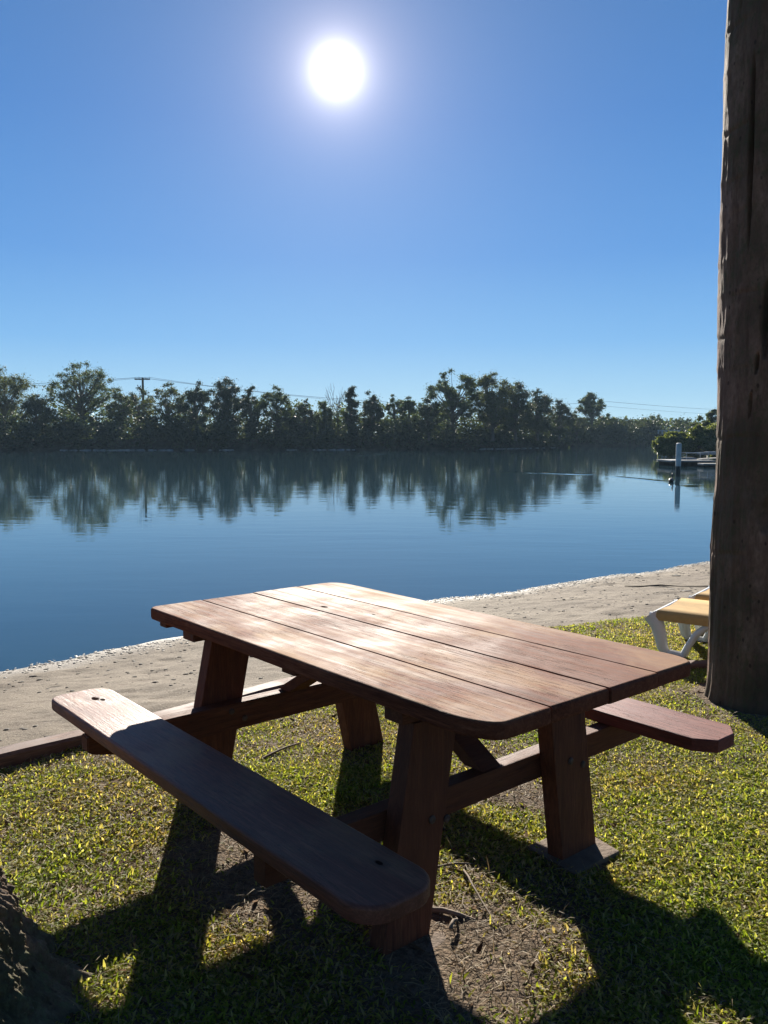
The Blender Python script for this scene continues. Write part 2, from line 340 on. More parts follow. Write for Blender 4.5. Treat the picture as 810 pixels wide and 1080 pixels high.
nj = len(offs); Fb = [(i * nj + j, (i + 1) * nj + j, (i + 1) * nj + j + 1, i * nj + j + 1) for i in range(len(xs2) - 1) for j in range(nj - 1)]
b = NB('bank_earth'); v = b.coord(); sep = b.n('ShaderNodeSeparateXYZ'); b.l(v, sep.inputs[0])
grassf = b.math('GREATER_THAN', sep.outputs['Z'], WZ + 1.5)
col = b.mix(grassf, b.ramp(b.noise(v, .8, 5), [(.3, (.03, .025, .018)), (.7, (.08, .065, .045))]), b.ramp(b.noise(v, .5, 4), [(.3, (.08, .11, .03)), (.7, (.16, .19, .05))]))
M['bank'] = b.done(b.bsdf(col, .9, b.bump(b.noise(v, 3, 5), .6, .2), .0))
tag(np_mesh('far_bank', Vb, Fb, M['bank'], True), kind='structure')
# right headland behind the jetty
hl = [(28.8, 79), (29.6, 76), (33, 73), (50, 68), (110, 60), (110, 120), (52, 110), (36, 90)]
bm = bmesh.new(); hc = Vector((50, 88))
r0 = [bm.verts.new((x, y, WZ - .3)) for x, y in hl]; r1 = [bm.verts.new((x + (hc.x - x) * .02, y + (hc.y - y) * .02, WZ + .3)) for x, y in hl]; r2 = [bm.verts.new((x + (hc.x - x) * .08, y + (hc.y - y) * .08, WZ + .9)) for x, y in hl]
for a, c_ in ((r0, r1), (r1, r2)):
    for i in range(len(hl)): bm.faces.new((a[i], a[(i + 1) % len(hl)], c_[(i + 1) % len(hl)], c_[i]))
bm.faces.new(r2); tag(obj('headland', bm, simple('headland_mud', (.05, .042, .034), 1, 1, .4, spec=0)), kind='structure')
# ------------------------------------------------------------------ water
b = NB('river_water'); c_ = b.n('ShaderNodeTexCoord')
def wco(scale, rot=0):
    mp = b.n('ShaderNodeMapping'); mp.inputs['Scale'].default_value = scale; mp.inputs['Rotation'].default_value = (0, 0, rot); b.l(c_.outputs['Object'], mp.inputs[0]); return mp.outputs[0]
r1_ = b.noise(wco((.55, 1.6, 1), R(4)), 1.1, 3, .5); r2_ = b.noise(wco((.6, 1.5, 1), R(-8)), 5.0, 2, .5); r3_ = b.noise(wco((.2, .6, 1)), .25, 2, .5)
calm = b.ramp(b.noise(wco((.25, 1, 1)), .06, 3), [(.38, .35), (.6, 1)])
h = b.math('ADD', b.math('MULTIPLY', r1_, .0048), b.math('MULTIPLY', r2_, .0011)); h = b.math('MULTIPLY', h, calm); h = b.math('ADD', h, b.math('MULTIPLY', r3_, .004))
# wakes: gentle ridges trailing across the surface (real relief of the water)
def wake(h, x0, y0, x1, y1, wd, amp):
    L = math.hypot(x1 - x0, y1 - y0); ux, uy = (x1 - x0) / L, (y1 - y0) / L
    mp = b.n('ShaderNodeVectorMath', operation='SUBTRACT'); b.l(c_.outputs['Object'], mp.inputs[0]); mp.inputs[1].default_value = (x0, y0, 0)
    a = b.n('ShaderNodeVectorMath', operation='DOT_PRODUCT'); b.l(mp.outputs[0], a.inputs[0]); a.inputs[1].default_value = (ux, uy, 0)
    p = b.n('ShaderNodeVectorMath', operation='DOT_PRODUCT'); b.l(mp.outputs[0], p.inputs[0]); p.inputs[1].default_value = (-uy, ux, 0)
    pw = b.math('ADD', p.outputs['Value'], b.math('MULTIPLY', b.noise(wco((1, 1, 1)), .5, 2), wd * 2)); q = b.math('DIVIDE', pw, wd)
    g = b.math('EXPONENT', b.math('MULTIPLY', b.math('MULTIPLY', q, q), -1.)); g = b.math('MULTIPLY', g, b.math('GREATER_THAN', a.outputs['Value'], 0.)); g = b.math('MULTIPLY', g, b.math('LESS_THAN', a.outputs['Value'], L))
    return b.math('ADD', h, b.math('MULTIPLY', g, amp))
h = wake(h, 10.2, 29.6, 10.9, 33.5, .35, .015) ; h = wake(h, 6.0, 43.5, 10.3, 40.0, .5, .018); h = wake(h, -4.2, 78, .3, 97, 1.0, .10); h = wake(h, 10.6, 37.8, 11.3, 33.6, .25, .014)
bp = b.bump(h, 1., 1.)
dcol = b.ramp(b.noise(wco((.3, 1, 1)), .05, 3), [(.3, (.020, .050, .068)), (.7, (.025, .058, .077))])
M['water'] = b.done(b.bsdf(dcol, .012, bp, .5, IOR=1.333))
bm = bmesh.new(); bm.faces.new([bm.verts.new(p) for p in ((-4000, -30, WZ), (4000, -30, WZ), (4000, 3990, WZ), (-4000, 3990, WZ))])
wa = obj('river_water', bm, M['water'], sm=False); tag(wa, kind='structure')
# ------------------------------------------------------------------ picnic table
YAW = R(40.201); TC = Vector((.25506, 2.00804, 0)); TZ = .7487
TU = Vector((-math.sin(YAW), math.cos(YAW), 0)); TV = Vector((math.cos(YAW), math.sin(YAW), 0))
def tw(v, u, z=0.): return TC + TV * v + TU * u + Vector((0, 0, z))
tb = thing('picnic_table', 'weathered reddish timber picnic table with attached bench seats standing on the grass', 'picnic table', TC, YAW)
L, W = 1.941, .995; gaps = [.2495, .5104, .7559]
bm = bmesh.new(); gg = .0034; ed = [0] + gaps + [W]; rad = dict(nf=(.075, .17), nb=(.06, .11), fb=.10, ff=.045)
for i in range(4):
    a = ed[i] + (gg if i else 0); c_ = ed[i + 1] - (gg if i < 3 else 0)
    o_ = board_outline(a, c_, [0, .003, -.002, .001][i], L + [0, -.004, .003, 0][i], (rad['nf'] if i == 0 else 0, rad['nb'] if i == 3 else 0, rad['fb'] if i == 3 else 0, rad['ff'] if i == 0 else 0))
    board(bm, o_, TZ - .050, TZ + [0, -.0004, .0003, -.0002][i], .011, gap_x=([ed[i] + gg] if i else []) + ([ed[i + 1] - gg] if i < 3 else []))
obj('tabletop', bm, M['top'], tb, ang=50)
def part(name, m, fn, lab=None):
    bm = bmesh.new(); fn(bm); o = obj(name, bm, m, tb)
    if lab: o['label'] = lab
    return o
SB = .435
part('bench_seat', M['seat'], lambda bm: board(bm, board_outline(-.4095, -.172, -.03, 1.978, (.085, .085, .08, .055)), SB - .046, SB, .010), 'pale worn bench seat on the near side, mostly in shadow')
part('bench_seat', M['seat_red'], lambda bm: board(bm, board_outline(W + .120, W + .348, .015, 1.96, ((.05, .07), (.07, .05), .06, .06), n=1), SB - .046, SB, .005), 'dark red bench seat on the far side')
def leg(v0, v1, t0, t1, u0, u1, z0=.0, z1=.652):
    f = lambda bm: hexa(bm, [(v0, u0, z0), (v1, u0, z0), (v1, u1, z0), (v0, u1, z0), (t0, u0, z1), (t1, u0, z1), (t1, u1, z1), (t0, u1, z1)], .005)
    part('leg', M['leg'], f)
leg(-.045, .134, .07, .247, .345, .411); leg(.760, .950, .665, .845, .345, .411, z0=.012)
leg(-.01, .18, .125, .315, 1.612, 1.675); leg(.835, 1.03, .69, .875, 1.612, 1.675)
part('bench_beam', M['frame'], lambda bm: box(bm, -.385, 1.32, .414, .474, .298, .388, .006))
def beam(v0, v1, u0, u1, z0, z1):
    bm = bmesh.new(); P = [(v0, z1 - .055), (v0 + .02, z1 - .068), (v0 + .20, z0), (v1 - .20, z0), (v1 - .02, z1 - .068), (v1, z1 - .055), (v1, z1), (v0, z1)]
    a = [bm.verts.new((v, u0, z)) for v, z in P]; c2 = [bm.verts.new((v, u1, z)) for v, z in P]
    bm.faces.new(a); bm.faces.new(c2[::-1])
    for i in range(len(P)): bm.faces.new((a[i], c2[i], c2[(i + 1) % len(P)], a[(i + 1) % len(P)]))
    bmesh.ops.recalc_face_normals(bm, faces=bm.faces); bmesh.ops.bevel(bm, geom=list(bm.edges), offset=.004, segments=2, affect='EDGES'); obj('bench_beam', bm, M['frame'], tb)
beam(-.415, 1.32, 1.548, 1.609, .280, .388)
part('batten', M['frame'], lambda bm: box(bm, .03, .95, .35, .43, .654, .697, .004))
part('batten', M['frame'], lambda bm: box(bm, .035, .95, 1.60, 1.69, .654, .697, .004))
part('batten', M['frame'], lambda bm: box(bm, .035, .95, 1.84, 1.90, .668, .697, .006))
part('batten', M['frame'], lambda bm: box(bm, .06, .93, .93, 1.01, .660, .697, .004))
def brace(u0, u1):
    d = 1 if u1 > u0 else -1; t = .055
    f = lambda bm: hexa(bm, ([(.43, u0, .392), (.52, u0, .392), (.52, u0 + d * t * 1.5, .392), (.43, u0 + d * t * 1.5, .392), (.43, u1, .657), (.52, u1, .657), (.52, u1 + d * t * 1.5, .657), (.43, u1 + d * t * 1.5, .657)]) if d > 0 else
        ([(.43, u0 - t * 1.5, .392), (.52, u0 - t * 1.5, .392), (.52, u0, .392), (.43, u0, .392), (.43, u1 - t * 1.5, .657), (.52, u1 - t * 1.5, .657), (.52, u1, .657), (.43, u1, .657)]), .003)
    part('brace', M['frame'], f)
brace(.416, .86); brace(1.607, 1.16)
def bolt(v, z, u):
    bm = bmesh.new(); tube(bm, [(v, u + .001, z), (v, u - .004, z), (v, u - .007, z)], [.0125, .0125, .008], 10); obj('bolt', bm, M['iron'], tb)
M['iron'] = simple('rusty_bolt', (.10, .06, .045), .6, 40, .5)
for v, z, u in ((.14, .35, .345), (.79, .36, .345), (.20, .335, .345), (.86, .33, .345), (.17, .36, 1.548), (.23, .32, 1.548), (.82, .36, 1.548), (.88, .32, 1.548)): bolt(v, z, u)
# footings under the four legs: irregular slabs
def footing(cv, cu, hw, hd, zt, lab, seed, rz=0.):
    rd = random.Random(seed); bm = bmesh.new()
    q = []
    for (sx, sy) in ((-1, -1), (1, -1), (1, 1), (-1, 1)): q.append((sx * hw * rd.uniform(.9, 1.08), sy * hd * rd.uniform(.9, 1.08)))
    hexa(bm, [(x * 1.03, y * 1.03, -.05) for x, y in q] + [(x, y, zt + rd.uniform(-.004, .004)) for x, y in q], .008)
    o = obj('footing_block', bm, M['concrete']); o.location = tw(cv, cu); o.rotation_euler = (0, 0, YAW + rz)
    tag(o, lab, 'footing', 'footings under the table legs')
footing(.055, .375, .115, .10, .004, 'grey brown footing slab under the nearest table leg, beside the sticks', 1, .1)
footing(.865, .375, .125, .115, .016, 'footing slab with a sunlit corner under the table leg nearest the palm trunk', 2, -.1)
footing(.09, 1.64, .11, .09, .012, 'footing slab hidden in shade under the table leg closest to the timber edging', 3)
footing(.93, 1.645, .10, .07, .006, 'footing slab under the middle table leg seen below the far corner of the top', 4)
# ------------------------------------------------------------------ timber edging
def sleeper(p0, p1, wd, h, lab, zb=-.06, seed=0):
    p0 = Vector((*p0, 0)); p1 = Vector((*p1, 0)); Ln = (p1 - p0).length; bm = bmesh.new(); n = int(Ln / .12); rd = random.Random(seed)
    prof = [(-wd / 2, zb), (-wd / 2, h - .012), (-wd / 2 + .012, h), (wd / 2 - .012, h), (wd / 2, h - .012), (wd / 2, zb)]; rings = []
    for i in range(n + 1):
        x = Ln * i / n; dy = .006 * math.sin(x * 2.3 + seed); dz = .005 * math.sin(x * 3.7)
        rings.append([bm.verts.new((x, y + dy + rd.uniform(-.002, .002), z + (dz + rd.uniform(-.0015, .0015) if z > 0 else 0))) for y, z in prof])
    for a, c2 in zip(rings, rings[1:]):
        for k in range(len(prof)): bm.faces.new((a[k], c2[k], c2[(k + 1) % 6], a[(k + 1) % 6]))
    bm.faces.new(rings[0]); bm.faces.new(rings[-1][::-1]); bmesh.ops.recalc_face_normals(bm, faces=bm.faces)
    o = obj('timber_edging', bm, M['sleeper'], ang=25); o.location = p0; o.rotation_euler = (0, 0, math.atan2(p1.y - p0.y, p1.x - p0.x)); tag(o, lab, 'edging')
sleeper((-4.6, edge(-4.6) - .10), (1.0, edge(1.0) - .10), .11, .058, 'long reddish timber edging between the sand and the lawn', seed=1)
sleeper((1.35, 5.18), (4.6, 5.55), .12, .03, 'short low timber edging in the grass in front of the sun loungers', seed=4)
# ------------------------------------------------------------------ palm trunk (right)
def bark_mat(name, c0, c1, c2, moss, sz=(1, 1, .35), bscale=9, bs=1.):
    b = NB(name); v = b.coord(sz); f = b.noise(v, bscale, 8, .65, .3); g = b.noise(b.coord(), 1.6, 5, .6); hfine = b.noise(b.coord((1, 1, .5)), 60, 5, .7)
    col = b.ramp(f, [(.3, c0), (.52, c1), (.72, c2)]); sz_ = b.n('ShaderNodeSeparateXYZ'); b.l(b.coord(), sz_.inputs[0]); low = b.math('MULTIPLY_ADD', sz_.outputs['Z'], -.45, .95, clamp=True)
    g = b.math('ADD', g, b.math('MULTIPLY', low, .12)); col = b.mix(b.ramp(g, [(.46, 0), (.66, .8)]), col, moss); col = b.mix(b.ramp(hfine, [(.4, .5), (.6, 0)]), col, c0)
    st = b.noise(b.coord((1, 1, .16)), 26, 6, .75); col = b.mix(b.ramp(st, [(.36, .45), (.50, 0)]), col, tuple(x * .5 for x in c0)); mo = b.noise(b.coord((1, 1, .6)), 34, 6, .8); col = b.mix(b.math('MULTIPLY', b.ramp(mo, [(.5, 0), (.62, .8)]), b.ramp(g, [(.42, 0), (.55, 1)])), col, tuple(x * 1.6 for x in moss))
    sp = b.vor(b.coord((1, 1, .6)), 16); col = b.mix(b.ramp(sp, [(.08, .8), (.14, 0)]), col, tuple(x * .4 for x in c0))
    return b.done(b.bsdf(col, .88, b.bump(b.math('ADD', b.math('ADD', f, b.math('MULTIPLY', st, .8)), b.math('MULTIPLY', hfine, .5)), bs, .02), .25))
M['palm'] = bark_mat('palm_bark', (.11, .062, .043), (.23, .135, .092), (.31, .195, .14), (.05, .045, .022), bs=.55)
M['bark'] = bark_mat('rough_bark', (.08, .05, .035), (.24, .16, .105), (.42, .31, .22), (.09, .095, .045), sz=(1, 1, .45), bscale=14)
def trunk_mesh(name, m, parent, H, rfun, ctr, nz, na, disp, dense=None):
    zz = np.linspace(-.08, H, nz) if dense is None else np.concatenate([np.linspace(-.08, dense, nz, endpoint=False), np.linspace(dense, H, 150)]); nz = len(zz); th = np.linspace(0, 2 * math.pi, na, endpoint=False); T, ZZ = np.meshgrid(th, zz)
    r = rfun(ZZ, T) + disp(T, ZZ); cxn, cyn = ctr(ZZ)
    V = np.stack([cxn + r * np.cos(T), cyn + r * np.sin(T), ZZ], -1).reshape(-1, 3); I = np.arange(nz * na).reshape(nz, na)
    F = np.stack([I[:-1], np.roll(I, -1, 1)[:-1], np.roll(I, -1, 1)[1:], I[1:]], -1).reshape(-1, 4)
    return np_mesh(name, V, F, m, True, parent)
PX, PY = 2.125, 4.62
palm = thing('palm_tree', 'thick ringed palm trunk with dark vertical splits rising beside the table', 'tree', (PX, PY, 0))
def prad(z, t): return .290 - .004 * z + .018 * np.exp(-np.maximum(z, 0) / .07) + .012 * np.exp(-((z - .95) / .25)**2)
_rz = np.cumsum(np.random.RandomState(3).uniform(.16, .38, 60))
def pdisp(T, Z):
    c, s = np.cos(T), np.sin(T); d = fbm(c * 2.2 + 9, s * 2.2 + 9, Z * .9, o=4, seed=61) * .012 + fbm(c * 9 + 9, s * 9 + 9, Z * 6, o=3, seed=66) * .0025
    zz = Z + .02 * vnoise(c * 2 + 5, s * 2 + 5, Z * 0, seed=69)
    for rz in _rz:
        g = np.exp(-((zz - rz) / .012)**2); d -= .006 * g * np.clip(vnoise(c * 2 + 5, s * 2 + 5, rz * 7, seed=70) + .2, 0, 1); d += .002 * np.exp(-((zz - rz - .03) / .02)**2)
    low = np.clip(1.8 - Z, 0, 1); d += low * .006 * (fbm(c * 16 + 30, s * 16 + 30, Z * 1.2, o=3, seed=74))
    for (a, z0, z1, wd, dep) in CRACK:
        k = (Z - z0) / (z1 - z0); sh = np.clip(4 * k * (1 - k), 0, 1)**.7 * ((k > 0) & (k < 1)); aa = a + .05 * (k - .5) + .02 * vnoise(Z * 2, Z * 0, seed=77)
        dt_ = np.angle(np.exp(1j * (T - aa))); d -= dep * sh * np.exp(-(dt_ / (wd * (sh * .8 + .2)))**4)
    return d
CRACK = [(R(217), 2.42, 3.42, .045, .07), (R(238), 1.86, 2.28, .07, .07), (R(229), 1.78, 1.90, .03, .04), (R(222), 1.55, 1.7, .03, .03), (R(300), .8, 1.6, .03, .03), (R(200), 3.6, 4.1, .02, .02), (R(243), .95, 1.15, .10, .03)]
def ctr0(z): return 0.012 * np.sin(z * 1.3) * np.clip(z, 0, 1) - .006 * z, 0 * z
trunk_mesh('trunk', M['palm'], palm, 8.5, prad, ctr0, 1100, 300, pdisp)
# crown of fronds high above the picture
def frond_crown():
    rd = np.random.RandomState(5); V = []; F = []
    for k in range(16):
        az = k * 2.399; up = .9 - .075 * k; Lf = 2.6; pts = []
        p = np.array([0, 0, 8.45]); d = np.array([math.cos(az) * math.cos(up), math.sin(az) * math.cos(up), math.sin(up)])
        for i in range(14):
            pts.append(p.copy()); p = p + d * Lf / 13; d = d + np.array([0, 0, -.11]); d /= np.linalg.norm(d)
        side = np.array([-math.sin(az), math.cos(az), 0])
        for i in range(1, 14):
            for s in (-1, 1):
                for q in (0, .5):
                    c0 = pts[i] * (1 - q) + pts[max(i - 1, 0)] * q; dd = (pts[i] - pts[i - 1]); dd /= np.linalg.norm(dd); l = .55 * math.sin(math.pi * (i / 14)**.8) + .1
                    tip = c0 + side * s * l * .85 + dd * l * .5 + np.array([0, 0, -l * .35]); n = len(V)
                    V += [c0, c0 + dd * .035, tip + dd * .006, tip]; F.append((n, n + 1, n + 2, n + 3))
        for i in range(13):
            n = len(V); a, c2 = pts[i], pts[i + 1]; wd = .03 * (1 - i / 14); V += [a - side * wd, a + side * wd, c2 + side * wd, c2 - side * wd]; F.append((n, n + 1, n + 2, n + 3))
    return V, F
M['frond'] = leaf_mat('palm_frond', [(0, (.03, .06, .015)), (1, (.06, .10, .025))])
V_, F_ = frond_crown(); np_mesh('crown', V_, F_, M['frond'], False, palm)
# ------------------------------------------------------------------ rough-barked tree (bottom left)
LX, LY = -1.45, 1.93
lt = thing('rough_bark_tree', 'flared root base of a rough barked tree at the bottom left corner', 'tree', (LX, LY, 0))
def lrad(z, t): 
    zc = np.maximum(z, 0); tt = np.angle(np.exp(1j * (t - .15))); return np.interp(zc, [0, .06, .135, .22, .37, .62, 1.5, 4.6], [.57, .545, .52, .49, .425, .35, .33, .31]) + .12 * np.exp(-zc / .075) * np.exp(-(tt / .45)**2) + .10 * np.exp(-zc / .08) * np.maximum(0, np.cos(t * 2 - 2.6))**3 
def ldisp(T, Z):
    c, s = np.cos(T), np.sin(T); zz = np.maximum(Z, 0)
    rid = np.abs(vnoise(c * 7.5 + 20, s * 7.5 + 20, Z * 2.6, seed=81)); d = .055 * (np.minimum(rid * 2.2, .8) - .5)
    rid2 = np.abs(vnoise(c * 15 + 20, s * 15 + 20, Z * 9, seed=85)); d += .022 * (np.minimum(rid2 * 2.4, .8) - .4) + .016 * (np.abs(vnoise(c * 34 + 20 + Z * 3, s * 34 + 20, Z * 16, seed=87)) - .3) + .010 * fbm(c * 30 + 20, s * 30 + 20, Z * 40, o=4, seed=88, gain=.65); return d
trunk_mesh('trunk', M['bark'], lt, 4.6, lrad, lambda z: (0 * z - .03 * z, 0 * z), 420, 1000, ldisp, dense=.75)
# ------------------------------------------------------------------ sun loungers
def lounger(loc, rz, lab):
    t = thing('sun_lounger', lab, 'sun lounger', loc, rz, 'sun loungers on the lawn'); Ln, Wd, H = 1.86, .52, .275
    bm = bmesh.new()
    for y in (0, Wd):
        tube(bm, [(0, y, H - .015), (.6, y, H), (1.86, y, H)], [.026, .026, .026], 10)
    for x in (.03, .7, 1.83): tube(bm, [(x, 0, H - .008), (x, Wd, H - .008)], .024, 10)
    obj('frame', bm, M['white'], t)
    bm = bmesh.new(); n = 12
    V = []; F = []
    rows = [(-.030, -.048), (-.032, -.012), (-.012, .016), (Wd * .25, .010), (Wd * .5, .004), (Wd * .75, .010), (Wd + .012, .016), (Wd + .032, -.012), (Wd + .030, -.062)]
    # two slings: seat and raised back
    for i in range(n + 1):
        x = .05 + (1.12 - .05) * i / n
        for y, dz in rows: V.append((x, y, H + .012 + dz))
    m_ = len(rows)
    for i in range(n):
        for j in range(m_ - 1): F.append((i * m_ + j, (i + 1) * m_ + j, (i + 1) * m_ + j + 1, i * m_ + j + 1))
    s = np_mesh('sling', V, F, M['sling'], True, t)
    V = []; F = []
    for i in range(n + 1):
        q = i / n; x = 1.14 + .60 * q; z = H + .03 + .42 * q
        for y, dz in rows: V.append((x, y, z + dz))
    for i in range(n):
        for j in range(m_ - 1): F.append((i * m_ + j, (i + 1) * m_ + j, (i + 1) * m_ + j + 1, i * m_ + j + 1))
    s2 = np_mesh('backrest', V, F, M['sling'], True, t)
    for y in (0, Wd):
        for x0, sg in ((0, 1), (1.80, -1)):
            bm = bmesh.new(); P = [(x0, H - .01), (x0 + sg * .05, H - .07), (x0 + sg * .075, H - .15), (x0 + sg * .09, .05), (x0 + sg * .115, .018)]
            tube(bm, [(x, y, z) for x, z in P], [.050, .048, .042, .036, .028], 12)
            tube(bm, [(x0 + sg * .10, y, .020), (x0 + sg * .16, y, .026), (x0 + sg * .235, y, .016)], [.024, .020, .024], 8)
            P = [(x0 + sg * .225, .014), (x0 + sg * .26, .09), (x0 + sg * .31, .175), (x0 + sg * .38, .235), (x0 + sg * .47, H - .02)]
            tube(bm, [(x, y, z) for x, z in P], [.024, .023, .023, .023, .026], 10); obj('leg', bm, M['white'], t)
    return t
lounger((1.80, 5.60, 0), R(-36), 'white sun lounger with tan sling, the one nearer the table')
lounger((2.27, 6.17, 0), R(-36), 'white sun lounger with tan sling, the farther one mostly behind the first')
# ------------------------------------------------------------------ foliage generators
LM = {}
LM['gum'] = leaf_mat('gum_leaves', [(0, (.04, .06, .028)), (.5, (.07, .095, .042)), (1, (.13, .145, .065))], .5)
LM['dark'] = leaf_mat('she_oak_leaves', [(0, (.03, .042, .028)), (.6, (.052, .066, .04)), (1, (.09, .10, .055))], .42)
LM['olive'] = leaf_mat('olive_leaves', [(0, (.05, .065, .026)), (.6, (.09, .105, .042)), (1, (.16, .155, .065))], .5)
LM['mangrove'] = leaf_mat('mangrove_leaves', [(0, (.07, .10, .035)), (.5, (.15, .18, .065)), (1, (.36, .36, .18))], .45, rough=.4)
M['trunkfar'] = simple('gum_trunk', (.14, .115, .095), .85, 1.2, .5)
def leaves(rs, centers, radii, per, size, droop=.0, flat=.8):
    n = (per * (radii.mean(1) / radii.mean())**2).astype(int).clip(8); ci = np.repeat(np.arange(len(centers)), n); N = len(ci)
    d = rs.normal(size=(N, 3)); d /= np.linalg.norm(d, axis=1)[:, None]; rr = np.minimum(np.abs(rs.normal(0, .72, N)), 2.0)
    p = centers[ci] + d * rr[:, None] * radii[ci]
    a = rs.normal(size=(N, 3)); a[:, 2] = a[:, 2] * .6 - droop; a /= np.linalg.norm(a, axis=1)[:, None]
    b_ = rs.normal(size=(N, 3)); b_ = np.cross(a, b_); b_ /= np.linalg.norm(b_, axis=1)[:, None]
    s = size * rs.uniform(.6, 1.35, N)[:, None]
    V = np.stack([p - a * s * .5, p + b_ * s * .28, p + a * s * .5, p - b_ * s * .28], 1).reshape(-1, 3); return V, np.arange(N * 4).reshape(N, 4)
def tree(x, y, z, H, Wd, kind, lab, seed, name='gum_tree', hb=.3, ncl=22, per=210, size=.34, crs=.17, group='trees along the far bank', lean=0., leaders=1, cat='tree'):
    ncl = int(ncl * 2.6); crs *= .60; size *= .50; per *= .58
    rs = np.random.RandomState(seed); t = thing(name, lab, cat, (x, y, z), 0, group)
    cz0 = H * (hb + 1) / 2; hh = H * (1 - hb) / 2; cr = H * crs
    cen = []; rad_ = []
    k = 0
    while len(cen) < ncl and k < 4000:
        k += 1; d = rs.uniform(-1, 1, 3)
        q = np.linalg.norm(d)
        if q > 1 or q < .35: continue
        dd = d.copy(); wz = 1 - .35 * max(0, dd[2]) 
        c = np.array([dd[0] * (Wd / 2 - cr * .55) * wz, dd[1] * (Wd / 2 - cr * .55) * wz, cz0 + dd[2] * (hh - cr * .5)])
        if leaders == 2: c[0] = c[0] * .55 + (Wd * .22 if len(cen) % 2 else -Wd * .22) 
        if any(np.linalg.norm(c - e) < cr * .62 for e in cen): continue
        cen.append(c); rad_.append(np.array([1, 1, .72]) * cr * rs.uniform(.55, 1.15))
    cen.append(np.array([rs.uniform(-.1, .1) * Wd, 0, H - cr * .5])); rad_.append(np.array([1, 1, .8]) * cr * .7)
    cen = np.array(cen); rad_ = np.array(rad_); cen[:, 0] += lean * cen[:, 2] / H
    # sub-tufts make an uneven outline
    sub = []; sr = []
    for c, r in zip(cen, rad_):
        for _ in range(7):
            d = rs.normal(size=3); d /= np.linalg.norm(d); sub.append(c + d * r * rs.uniform(.35, 1.1)); sr.append(r * rs.uniform(.22, .45))
    V, F = leaves(rs, np.vstack([cen, sub]), np.vstack([rad_, sr]), per * .32, size, droop=.5 if kind != 'dark' else .2)
    np_mesh('crown', V, F, LM[kind], False, t)
    bm = bmesh.new(); r0 = H * .022 + .05; bend = rs.uniform(-.04, .04, 2) * H
    def axis(h): q = h / H; return Vector((bend[0] * math.sin(q * 2.5) + lean * q, bend[1] * q, h))
    hs = [-.3, H * .1, H * .25, H * .42, H * .6, H * .78]; tube(bm, [axis(h) for h in hs], [r0 * 1.3, r0, r0 * .85, r0 * .62, r0 * .4, r0 * .15], 7)
    for c in cen:
        h0 = max(H * .12, min(c[2] * rs.uniform(.45, .72), H * .7)); a = axis(h0); cc = Vector(c); mid = (a + cc) / 2 + Vector((0, 0, -.05 * H * rs.rand())) ; mid.x += rs.uniform(-.03, .03) * H
        rb = r0 * .42 * (1 - h0 / H * .6); tube(bm, [a, a.lerp(mid, .5), mid, cc], [rb, rb * .8, rb * .6, rb * .2], 5, False)
    obj('trunk', bm, M['trunkfar'], t); return t
def at(px, d): return (px - 405) / 886.47 * d
def hy(py, d): # world height of image row at distance
    return CAMH + (461 - py) / 886.47 * d
BT = WZ + 1.5
